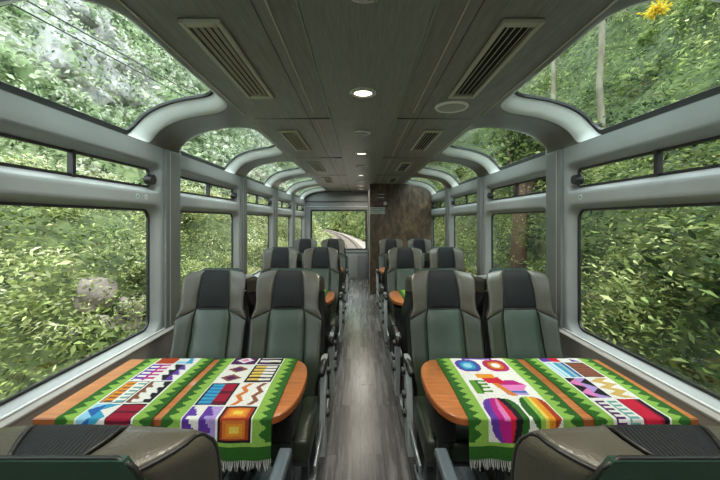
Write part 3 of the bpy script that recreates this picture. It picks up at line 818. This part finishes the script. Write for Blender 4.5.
def pots(a, v):      # jars and a bird on white
    for (ca, cv, ra, rv, cs) in ((.24, .095, .22, .075, ('pu', 'bl', 'cy', 'lb')), (.76, .095, .22, .075, ('mg2', 'ob', 'or_', 'w'))):
        d = ell(a, v, ca, cv, ra, rv)
        if d < 1: return K[cs[0] if d > .80 else cs[1] if d > .6 else cs[2] if d > .36 else cs[3]]
    if .0 < v < .02 and .2 < a < .8: return K['pu']
    # big near jar: vertical colour bands
    d = ell(a, v, .29, .560, .27, .125, 3)
    if d < 1:
        x = (a-.29)/.27+.25*((v-.56)/.12)**2*(1 if a > .29 else -1)
        if x < -.62: return K['pu']
        if x < -.30: return K['mg2']
        if x < .0: return K['pk'] if v < .6 else K['mg2']
        if x < .32: return K['rd']
        if x < .66: return K['k']
        return K['dg']
    d = ell(a, v, .80, .530, .21, .105, 3)
    if d < 1:
        x = (a-.8)/.21
        return K['dg'] if x < -.45 else K['lg'] if x < -.1 else K['ye'] if x < .15 else K['oy'] if x < .5 else K['ob']
    # bird / flower figure
    q = abs((a-.42)*.36-(v-.33)*.45); 
    if .20 < v < .245 and abs(a-.40) < .16: return K['oy']
    if .235 < v < .30 and abs(a-.47-.9*(v-.26)) < .15: return K['rd']
    if .24 < v < .42 and abs((a-.40)-1.3*(v-.25)) < .055: return K['or_']
    if .27 < v < .37 and abs(a-.74)+abs(v-.32)*2.6 < .22: return K['pk'] if v > .315 else K['mg2']
    if .30 < v < .345 and .45 < a < .78: return K['rd']
    if .27 < v < .40 and .05 < a < .32 and (int(v*60) % 2 == 0 or a < .22-.8*abs(v-.33)): return K['mg'] if int(a*20) % 3 else K['dg']
    if .34 < v < .41 and .52 < a < .86: return K['bl'] if int(v*80) % 3 == 0 else K['lp']
    return K['w']
def runner_color(fn, u, v, b0, b1, wm_):
    """u 0..1 across; v metres from the far table edge"""
    if v > .697 or v < -.13: return K['dg']
    if v > .682: return K['lg']
    ph = v/.050
    if u < b0:
        a = u/b0; e = tri(ph)
        if a < .12: return K['dg']
        if a > .95: return K['lg']
        return K['dg'] if a < .28+.42*e else (K['lg'] if a < .86 or e > .4 else K['lg'])
    if u > 1-b1:
        a = (1-u)/b1; e = tri(ph)
        if a < .12: return K['dg']
        return K['dg'] if a < .28+.42*e else K['lg']
    a = (u-b0)/(1-b0-b1)
    if a < .02 or a > .98: return K['w']
    return fn((a-.02)/.96, v)
def make_runner(x0, x1, fn, seed, b0=.19, b1=.19):
    R = random.Random(seed); wd = .585; r0 = .010; nu = 92
    wdt = x1-x0
    # path (y from near edge frame: y=0 near edge, wd far edge)
    path = []; drop_n, drop_f = .152, .11; off = .004
    z = TH+off
    m = 22
    for i in range(m): t = i/m; path.append((wd+.008+.004*math.sin(PI*t), z-r0-drop_f*(1-t)))
    for i in range(6): t = PI/2*i/6; path.append((wd-.002+.010*math.cos(t), z-r0+r0*math.sin(t)))
    n = 116
    for i in range(n+1): path.append((wd-.002-(wd-.004)*i/n, z))
    for i in range(1, 7): t = PI/2*i/6; path.append((.002-.010*math.sin(t), z-r0+r0*math.cos(t)))
    for i in range(1, 31): t = i/30; path.append((-.008-.006*math.sin(PI*t*.5), z-r0-drop_n*t))
    # v metres measured from far edge
    ln = [0]
    for a, b in zip(path, path[1:]): ln.append(ln[-1]+math.dist(a, b))
    ref = ln[m+5]
    V = [l-ref for l in ln]; nv = len(path)
    verts = []; ph = R.uniform(0, 6)
    for j, (y, h) in enumerate(path):
        hang = max(0, V[j]-.60)/.15 if V[j] > .60 else 0
        for i in range(nu+1):
            u = i/nu
            wv = .0012*math.sin(u*17+V[j]*9+ph)+.0008*math.sin(V[j]*31+ph)
            yy = y-hang*(.006*math.sin(u*9+ph)+.004*math.sin(u*23))
            verts.append((x0+wdt*u+.0015*math.sin(V[j]*12+ph), yy, h+(abs(wv) if not hang else 0)))
    faces = [(j*(nu+1)+i, j*(nu+1)+i+1, (j+1)*(nu+1)+i+1, (j+1)*(nu+1)+i) for j in range(nv-1) for i in range(nu)]
    o = link('table_runner', verts, faces, M['woven'], None, True)
    me = o.data; ca = me.color_attributes.new('Col', 'FLOAT_COLOR', 'CORNER')
    cols = np.ones((len(faces), 4, 4), dtype=np.float32)
    k = 0
    for j in range(nv-1):
        vv = (V[j]+V[j+1])/2
        for i in range(nu):
            c = runner_color(fn, (i+.5)/nu, vv, b0, b1, None); q = 1+R.uniform(-.10, .10)
            cols[k, :, :3] = [x*q*.84 for x in c]; k += 1
    ca.data.foreach_set('color', cols.ravel())
    sd = o.modifiers.new('thickness', 'SOLIDIFY'); sd.thickness = .003; sd.offset = 1 
    fr = MB(); yb, hb = path[-1]
    for i in range(64):
        u = (i+.5)/64; x = x0+wdt*u; l = R.uniform(.026, .040); dx = R.uniform(-.009, .009); dy = R.uniform(-.006, .004)
        y_ = yb-(.006*math.sin(u*9+ph)+.004*math.sin(u*23))
        fr.tube([(x, y_, hb+.004), (x+dx*.4, y_+dy*.4, hb-l*.5), (x+dx, y_+dy, hb-l)], [.0014, .0018, .0011], 4)
    fr.build('fringe', M['fringe'], o)
    return o
RUN = [('left', 'aisle', -.785, -.350, blocks(LA), 'runner with purple, orange and cyan blocks'),
       ('left', 'window', -1.205, -.822, blocks(LB), 'runner with crimson, blue and comb blocks'),
       ('right', 'aisle', .430, .882, pots, 'white runner with colourful jars'),
       ('right', 'window', .928, 1.305, blocks(RB), 'runner with red, gold and pink blocks')]
for i, (sn, pos, x0, x1, fn, ds) in enumerate(RUN):
    o0 = make_runner(x0, x1, fn, i+3, .17 if pos == 'aisle' else .2, .17 if pos == 'aisle' else .2)
    for k, y in enumerate(TY):
        o = o0 if k == 0 else copy_tree(o0); o.location = (0, y, 0)
        tag(o, '%s, %s side of the %s %s table' % (ds, pos, tn[k], sn), 'table runner', 'woven table runners')

# ------------------------------------------------------------------ outside: ground, banks, foliage, track
GZ = -1.05
def vnoise(seed):
    g = np.random.default_rng(seed).random((64, 64))
    def f(x, y):
        xi = np.floor(x).astype(int); yi = np.floor(y).astype(int); fx = x-xi; fy = y-yi
        fx = fx*fx*(3-2*fx); fy = fy*fy*(3-2*fy)
        a = g[xi % 64, yi % 64]; b = g[(xi+1) % 64, yi % 64]; c = g[xi % 64, (yi+1) % 64]; d = g[(xi+1) % 64, (yi+1) % 64]
        return a+(b-a)*fx+(c-a)*fy+(a-b-c+d)*fx*fy-.5
    return f
N1, N2, N3 = vnoise(1), vnoise(2), vnoise(3)
def tx(y):
    t = max(y-12, 0); return -.10-.0017*t*t if t < 60 else -.10-.0017*3600-.2*(t-60)
def bank_grid(name, xy, side, ny, ylo, yhi, mat, amp, label, cat, follow=False):
    """xy: list of (distance from track, height); swept along y with noise"""
    ys = np.linspace(ylo, yhi, ny); v = []
    m = len(xy)
    for y in ys:
        for (x, h) in xy:
            a = amp*min(1, (x-2.4)/2.0)*(1+x*.02)
            dx = a*(N1(np.array(y*.5), np.array(x*.4+h*.3))*1.6+N2(np.array(y*1.7), np.array(h*1.4+x))*.7)
            v.append((side*(x+float(dx))+(tx(y)+.1 if follow else 0), y, h+float(dx)*.4))
    f = [(j*m+i, j*m+i+1, (j+1)*m+i+1, (j+1)*m+i) for j in range(ny-1) for i in range(m-1)]
    o = link(name, v, f, mat, None, True); tag(o, label, cat); struct(o)
    return o, np.array(v).reshape(ny, m, 3)
def dens(pts, k):
    out = []
    for a, b in zip(pts, pts[1:]):
        for i in range(k): t = i/k; out.append((a[0]+(b[0]-a[0])*t, a[1]+(b[1]-a[1])*t))
    return out+[pts[-1]]
struct(MB().box(-90, 90, -25, 260, GZ-.4, GZ-.15).build('ground', M['ground']))
lb, LV = bank_grid('bank_left', dens([(2.4, -1.15), (3.0, -1.0), (4.0, .1), (5.2, 1.7), (6.5, 2.3), (9, 2.0), (13, 1.5)], 7), -1, 200, -4, 100, M['ground'], .7, 'left trackside bank', 'bank', True)
rb, RV = bank_grid('bank_right', dens([(2.4, -1.15), (2.9, -.9), (3.6, .6), (4.4, 2.3), (6.0, 4.6), (9.0, 9.5), (14, 18), (24, 30)], 7), 1, 200, -4, 100, M['ground'], .8, 'right forest bank', 'bank', True)
hb_, HV = bank_grid('hill_left', dens([(12, -1), (17, 4), (24, 14), (34, 30), (46, 52), (60, 80)], 12), -1, 170, -10, 130, M['hill'], 1.6, 'far left mountainside', 'hill')
hr_, HR = bank_grid('hill_back', dens([(22, 24), (40, 60)], 6), 1, 60, -10, 130, M['ground'], 1.2, 'right hill', 'hill')
# hill closing the valley behind the track
def rockmask(y, h):
    d = ((y-35)/10)**2+((h-20-(y-35)*.25)/6.5)**2
    return d+2.2*N2(y*.35, h*.5)+1.6*N3(y*.11, h*.14+3)
a_ = hb_.data.attributes.new('rocky', 'FLOAT', 'POINT')
fl = HV.reshape(-1, 3); a_.data.foreach_set('value', np.clip((1.2-rockmask(fl[:, 1], fl[:, 2]))*3, 0, 1).astype(np.float32))
def leaves(name, cen, nrm, size, cols, aspect=.45, spread=1.0, parent=None, seed=1, flat=.5, blade=.4):
    R = np.random.default_rng(seed); n = len(cen)
    d = R.normal(size=(n, 3)); d[:, 1] *= 1+1.6*blade; d[:, 2] = d[:, 2]*.6-.25; d /= np.linalg.norm(d, axis=1)[:, None]
    q = nrm*flat+R.normal(size=(n, 3))*.6; w = np.cross(d, q); w /= np.linalg.norm(w, axis=1)[:, None]+1e-9
    nn = np.cross(w, d)
    s = size*np.exp(R.normal(size=n)*.3)
    V = np.empty((n, 5, 3)); L = s[:, None]; Wd = (s*aspect)[:, None]
    V[:, 0] = cen-d*L*.5; V[:, 1] = cen+w*Wd*.5+nn*L*.06; V[:, 2] = cen+d*L*.22*0+d*L*.5-nn*L*.12; V[:, 3] = cen-w*Wd*.5+nn*L*.06; V[:, 4] = cen+nn*L*.02
    V = V[:, :4]
    me = bpy.data.meshes.new(name); me.vertices.add(n*4); me.vertices.foreach_set('co', V.astype(np.float32).ravel())
    me.loops.add(n*4); me.loops.foreach_set('vertex_index', np.arange(n*4, dtype=np.int32))
    me.polygons.add(n); me.polygons.foreach_set('loop_start', np.arange(0, n*4, 4, dtype=np.int32)); me.polygons.foreach_set('loop_total', np.full(n, 4, dtype=np.int32))
    me.update(); me.validate()
    ca = me.color_attributes.new('Col', 'FLOAT_COLOR', 'POINT')
    C = np.ones((n, 4, 4), dtype=np.float32); C[:, :, :3] = cols[:, None, :]
    ca.data.foreach_set('color', C.ravel()); me.materials.append(M['leaf'])
    o = bpy.data.objects.new(name, me); COL.objects.link(o)
    if parent: o.parent = parent
    return o
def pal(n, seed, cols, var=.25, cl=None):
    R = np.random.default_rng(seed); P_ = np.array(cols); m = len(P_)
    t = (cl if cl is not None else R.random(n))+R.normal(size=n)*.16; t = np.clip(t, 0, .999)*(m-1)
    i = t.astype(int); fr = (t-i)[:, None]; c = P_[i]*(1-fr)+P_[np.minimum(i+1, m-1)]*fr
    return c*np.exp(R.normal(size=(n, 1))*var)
def scatter(grid, n, ylo, yhi, h_lo, h_hi, out, seed, bias=1.0):
    R = np.random.default_rng(seed); ny, m, _ = grid.shape
    j = R.random(n)**bias*(ny-1.01); i = R.random(n)*(m-1.01); ji = j.astype(int); ii = i.astype(int); fj = (j-ji)[:, None]; fi = (i-ii)[:, None]
    p = (grid[ji, ii]*(1-fi)+grid[ji, ii+1]*fi)*(1-fj)+(grid[ji+1, ii]*(1-fi)+grid[ji+1, ii+1]*fi)*fj
    e1 = grid[ji, ii+1]-grid[ji, ii]; e2 = grid[ji+1, ii]-grid[ji, ii]; nr = np.cross(e1, e2); nr /= np.linalg.norm(nr, axis=1)[:, None]+1e-9
    nr *= np.where(nr[:, 2:3] < 0, -1, 1)
    k = (p[:, 1] > ylo) & (p[:, 1] < yhi) & (p[:, 2] > h_lo) & (p[:, 2] < h_hi)
    p, nr = p[k], nr[k]
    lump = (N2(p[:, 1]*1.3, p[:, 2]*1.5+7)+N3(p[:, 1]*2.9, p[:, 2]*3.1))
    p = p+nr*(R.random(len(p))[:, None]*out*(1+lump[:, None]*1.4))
    return p, nr, lump
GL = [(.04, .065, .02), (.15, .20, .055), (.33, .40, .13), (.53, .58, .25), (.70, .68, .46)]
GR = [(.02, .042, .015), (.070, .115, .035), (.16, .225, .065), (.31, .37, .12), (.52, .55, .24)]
def foliage(name, grid, n, yl, yh, hl, hh, out, size, P_, seed, label, bias=1.0, asp=.3, bl=1.0, keep=None):
    p, nr, lump = scatter(grid, n, yl, yh, hl, hh, out, seed, bias)
    if keep is not None:
        k = keep(p); p, nr, lump = p[k], nr[k], lump[k]
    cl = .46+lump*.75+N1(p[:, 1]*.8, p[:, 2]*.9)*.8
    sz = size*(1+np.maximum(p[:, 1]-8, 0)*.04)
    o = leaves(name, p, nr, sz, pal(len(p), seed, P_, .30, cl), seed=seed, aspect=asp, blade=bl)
    tag(o, label, 'foliage', kind='stuff'); return o
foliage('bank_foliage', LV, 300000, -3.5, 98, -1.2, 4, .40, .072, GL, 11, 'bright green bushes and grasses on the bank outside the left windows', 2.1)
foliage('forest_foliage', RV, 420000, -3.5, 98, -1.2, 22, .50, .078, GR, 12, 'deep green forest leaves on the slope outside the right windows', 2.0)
HG = [(.12, .17, .09), (.24, .30, .16), (.37, .43, .26), (.50, .54, .38), (.60, .59, .52)]  # palette paled: distance haze mixed into the scrub colours
def clumps(name, grid, nc, per, yl, yh, hl, hh, rad, size, P_, seed, label, bias, asp=.34, bl=.8):
    c, nr, lump = scatter(grid, nc, yl, yh, hl, hh, .25, seed, bias); Rg = np.random.default_rng(seed+100); m = len(c)
    rr = rad*np.exp(Rg.normal(size=m)*.35)*(1+np.maximum(c[:, 1]-8, 0)*.015)
    q = Rg.random((m, per, 3))*2-1; q /= np.linalg.norm(q, axis=2)[:, :, None]; q = np.where((q*nr[:, None, :]).sum(2)[:, :, None] < -.35, -q, q)
    dist = (.62+.42*Rg.random((m, per, 1)))
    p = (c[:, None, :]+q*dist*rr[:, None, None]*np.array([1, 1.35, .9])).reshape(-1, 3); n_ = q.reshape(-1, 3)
    cl = np.repeat(.48+Rg.normal(size=m)*.22, per)+(dist.reshape(-1)-.83)*.9+n_[:, 2]*.08  # inner leaves darker, upward ones lighter: bush shading put into leaf colour
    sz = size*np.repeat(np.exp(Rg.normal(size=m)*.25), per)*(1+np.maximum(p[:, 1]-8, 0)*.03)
    o = leaves(name, p, n_, sz, pal(len(p), seed, P_, .22, cl), seed=seed, aspect=asp, blade=bl, flat=1.4); tag(o, label, 'foliage', kind='stuff'); return o
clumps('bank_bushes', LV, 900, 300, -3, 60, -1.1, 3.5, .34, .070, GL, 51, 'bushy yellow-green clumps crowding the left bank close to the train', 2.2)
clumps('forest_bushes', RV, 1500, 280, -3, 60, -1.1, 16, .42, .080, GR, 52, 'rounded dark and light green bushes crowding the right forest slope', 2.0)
foliage('hillside_scrub', HV, 200000, -8, 125, 0, 85, .8, .24, HG, 13, 'pale hazy green scrub on the distant mountainside seen through the left roof windows', 1.35, asp=.5, bl=.2,
        keep=lambda p: (rockmask(p[:, 1], p[:, 2]) > 1.0) | (np.random.default_rng(3).random(len(p)) < .42))

# closing slope behind the valley, beyond the curve of the track
cx_ = []
bh, BV = None, None
ny, m = 60, 24; v = []
for j in range(ny):
    x = -70+140*j/(ny-1)
    for i in range(m):
        t = i/(m-1); y = 95+60*t; h = GZ-.3+t*60+float(N1(np.array(x*.15), np.array(t*8)))*5
        v.append((x, y+float(N2(np.array(x*.3), np.array(t*9)))*6, h))
f = [(j*m+i, j*m+i+1, (j+1)*m+i+1, (j+1)*m+i) for j in range(ny-1) for i in range(m-1)]
o = link('hill_end', v, f, M['ground'], None, True); struct(o)
BV = np.array(v).reshape(ny, m, 3)
p, nr, lump = scatter(BV, 16000, 80, 170, -2, 70, 1.5, 21)
nr[:, 1] = -abs(nr[:, 1]); o = leaves('distant_foliage', p, nr, np.full(len(p), 1.0), pal(len(p), 21, GL, .2, .55+lump*.5), seed=21); tag(o, 'distant pale green trees closing the valley beyond the railway curve', 'foliage', kind='stuff')

# track
def tx(y): 
    t = max(y-12, 0); return -.10-.0017*t*t if t < 60 else -.10-.0017*3600-.2*(t-60)
ys = [9.5+1.5*i for i in range(56)]
v = []
for y in ys: x = tx(y); v += [(x-2.6, y, GZ-.15), (x-1.5, y, GZ+.02), (x+1.5, y, GZ+.02), (x+2.6, y, GZ-.15)]
f = [(4*i+k, 4*i+k+1, 4*i+5+k, 4*i+4+k) for i in range(len(ys)-1) for k in range(3)]
trk = empty('railway_track', (0, 9.5, GZ)); tag(trk, 'railway track curving away through the trees behind the train, seen through the rear window', 'railway track')
struct(link('track_bed', v, f, M['ballast']))
for s in (-1, 1):
    mb = MB(); v = []
    for y in ys: x = tx(y)+s*.46; v += [(x-.035, y, GZ+.06), (x+.035, y, GZ+.06), (x+.035, y, GZ+.2), (x-.035, y, GZ+.2)]
    mb.add(v, [(4*i+k, 4*i+(k+1) % 4, 4*i+4+(k+1) % 4, 4*i+4+k) for i in range(len(ys)-1) for k in range(4)])
    ro = mb.build('rail', M['rail']); ro.parent = trk; ro.location = (0, -9.5, -GZ)
sl = MB().box(-.95, .95, -.11, .11, 0, .09, .01).build('sleeper', M['sleeper'], angle=40)
for i in range(60):
    y = 22+i*.72; o = sl if i == 0 else sl.copy()
    if i: COL.objects.link(o)
    o.parent = trk; o.location = (tx(y), y-9.5, 0); o.rotation_euler = (0, 0, math.atan(.0034*max(y-12, 0)))

# trees on the right, wires on the left, pale rocks
def trunk(name, pts, rad, mat, label, crown=None, seed=1):
    r = empty(name, pts[0]); b0 = Vector(pts[0]); tag(r, label, 'tree')
    q = []; RR = random.Random(seed)
    for i in range(len(pts)-1):
        for k in range(4): q.append(Vector(pts[i]).lerp(Vector(pts[i+1]), k/4)+Vector((RR.uniform(-.02, .02), RR.uniform(-.02, .02), 0)))
    q.append(Vector(pts[-1])); n_ = len(q)
    MB().tube([p-b0 for p in q], [rad*(1-.55*i/n_) for i in range(n_)], 12).build('trunk', mat, r, smooth=True)
    if crown:
        c, rr, n = crown; R = np.random.default_rng(seed)
        # branches
        br = MB()
        for k in range(7):
            a = RR.uniform(0, 6.28); t = RR.uniform(.55, .95); s_ = q[int(t*(n_-1))]
            e = Vector(c)+Vector((math.cos(a)*rr*.6, math.sin(a)*rr*.6, RR.uniform(-.3, .5)*rr))
            br.tube([s_-b0, s_.lerp(e, .5)-b0+Vector((0, 0, .1)), e-b0], [rad*.35, rad*.22, rad*.08], 6)
        br.build('branches', mat, r, smooth=True)
        k = R.normal(size=(26, 3)); k /= np.linalg.norm(k, axis=1)[:, None]; k = k*rr*.75*R.random((26, 1))**.4
        p = k[R.integers(0, 26, n)]+R.normal(size=(n, 3))*rr*.2
        nr = p/(np.linalg.norm(p, axis=1)[:, None]+1e-6)
        o = leaves('crown', p+np.array(c)-np.array(pts[0]), nr, np.full(n, .11), pal(n, seed, GR, .25, .5+R.normal(size=n)*.2), parent=r, seed=seed)
trunk('tree', [(5.0, 7.1, 2.9), (4.96, 7.12, 4.4), (5.08, 7.2, 7.5), (5.2, 7.3, 9.5)], .075, M['bark'], 'slender pale-barked tree outside the nearest right roof window', ((5.6, 7.6, 10.4), 1.7, 9000), 31)
trunk('tree', [(4.8, 8.45, 3.0), (4.76, 8.5, 5), (4.8, 8.6, 9.5)], .07, M['bark'], 'thin pale trunk seen at the far end of the nearest right roof window', ((5.1, 9, 10.6), 1.6, 6000), 32)
trunk('tree', [(3.15, 6.85, -1.0), (3.10, 6.75, .6), (3.05, 6.6, 1.8), (3.2, 6.7, 2.5)], .19, M['barkdark'], 'thick brown tree trunk outside the second right window', ((3.35, 6.75, 2.9), .85, 12000), 33)
R = np.random.default_rng(5); n = 260
o = leaves('yellow_blossom', R.normal(size=(n, 3))*np.array([.05, .07, .03])+np.array([4.0, 4.66, EYE+2.83]), np.tile([-.6, -.3, -.6], (n, 1)), np.full(n, .05), pal(n, 5, [(.75, .52, .03), (.9, .7, .08)], .1), seed=5)
tag(o, 'cluster of bright yellow leaves high in the right-hand forest', 'blossom')
for (x, z1, z2, lb_) in ((-9.0, 7.15, 7.85, 'lower dark overhead wire crossing the nearest left roof window'), (-8.8, 7.35, 8.1, 'upper dark overhead wire crossing the nearest left roof window')):
    w = MB(); w.tube([(x, -2+i*2.0, z1+(z2-z1)*((-2+i*2.0)-9.3)/8.4 - .02*math.sin(i*.5)) for i in range(20)], .022, 6)
    tag(w.build('overhead_wire', M['seal'], smooth=True), lb_, 'wire', 'overhead wires')
def rock(loc, s, seed, label):
    bm = bmesh.new(); bmesh.ops.create_icosphere(bm, subdivisions=4, radius=1); RR = random.Random(seed); ph = [RR.uniform(0, 6) for _ in range(6)]
    for v in bm.verts:
        c = v.co; d = .16*math.sin(c.x*3+ph[0])*math.sin(c.y*3.4+ph[1])+.10*math.sin(c.z*6+ph[2]+c.x*4)+.05*math.sin(c.x*13+ph[3])*math.sin(c.z*11+ph[4])
        v.co = Vector((c.x*s[0], c.y*s[1], c.z*s[2]))*(1+d)
    me = bpy.data.meshes.new('boulder'); bm.to_mesh(me); bm.free(); me.materials.append(M['rock'])
    me.polygons.foreach_set('use_smooth', [True]*len(me.polygons))
    o = bpy.data.objects.new('boulder', me); COL.objects.link(o); o.location = loc; tag(o, label, 'rock', 'pale boulders on the bank')
rock((-3.92, 5.1, .42), (.22, .30, .26), 1, 'large pale boulder on the bank outside the nearest left window')
rock((-3.72, 4.75, -.02), (.2, .34, .22), 2, 'low pale boulder just below the large one on the left bank')
rock((-3.78, 5.6, -.05), (.2, .22, .30), 3, 'upright pale boulder on the left bank just behind the large one')
rock((-3.62, 4.4, -.38), (.18, .3, .15), 4, 'lowest pale boulder at the foot of the left bank')
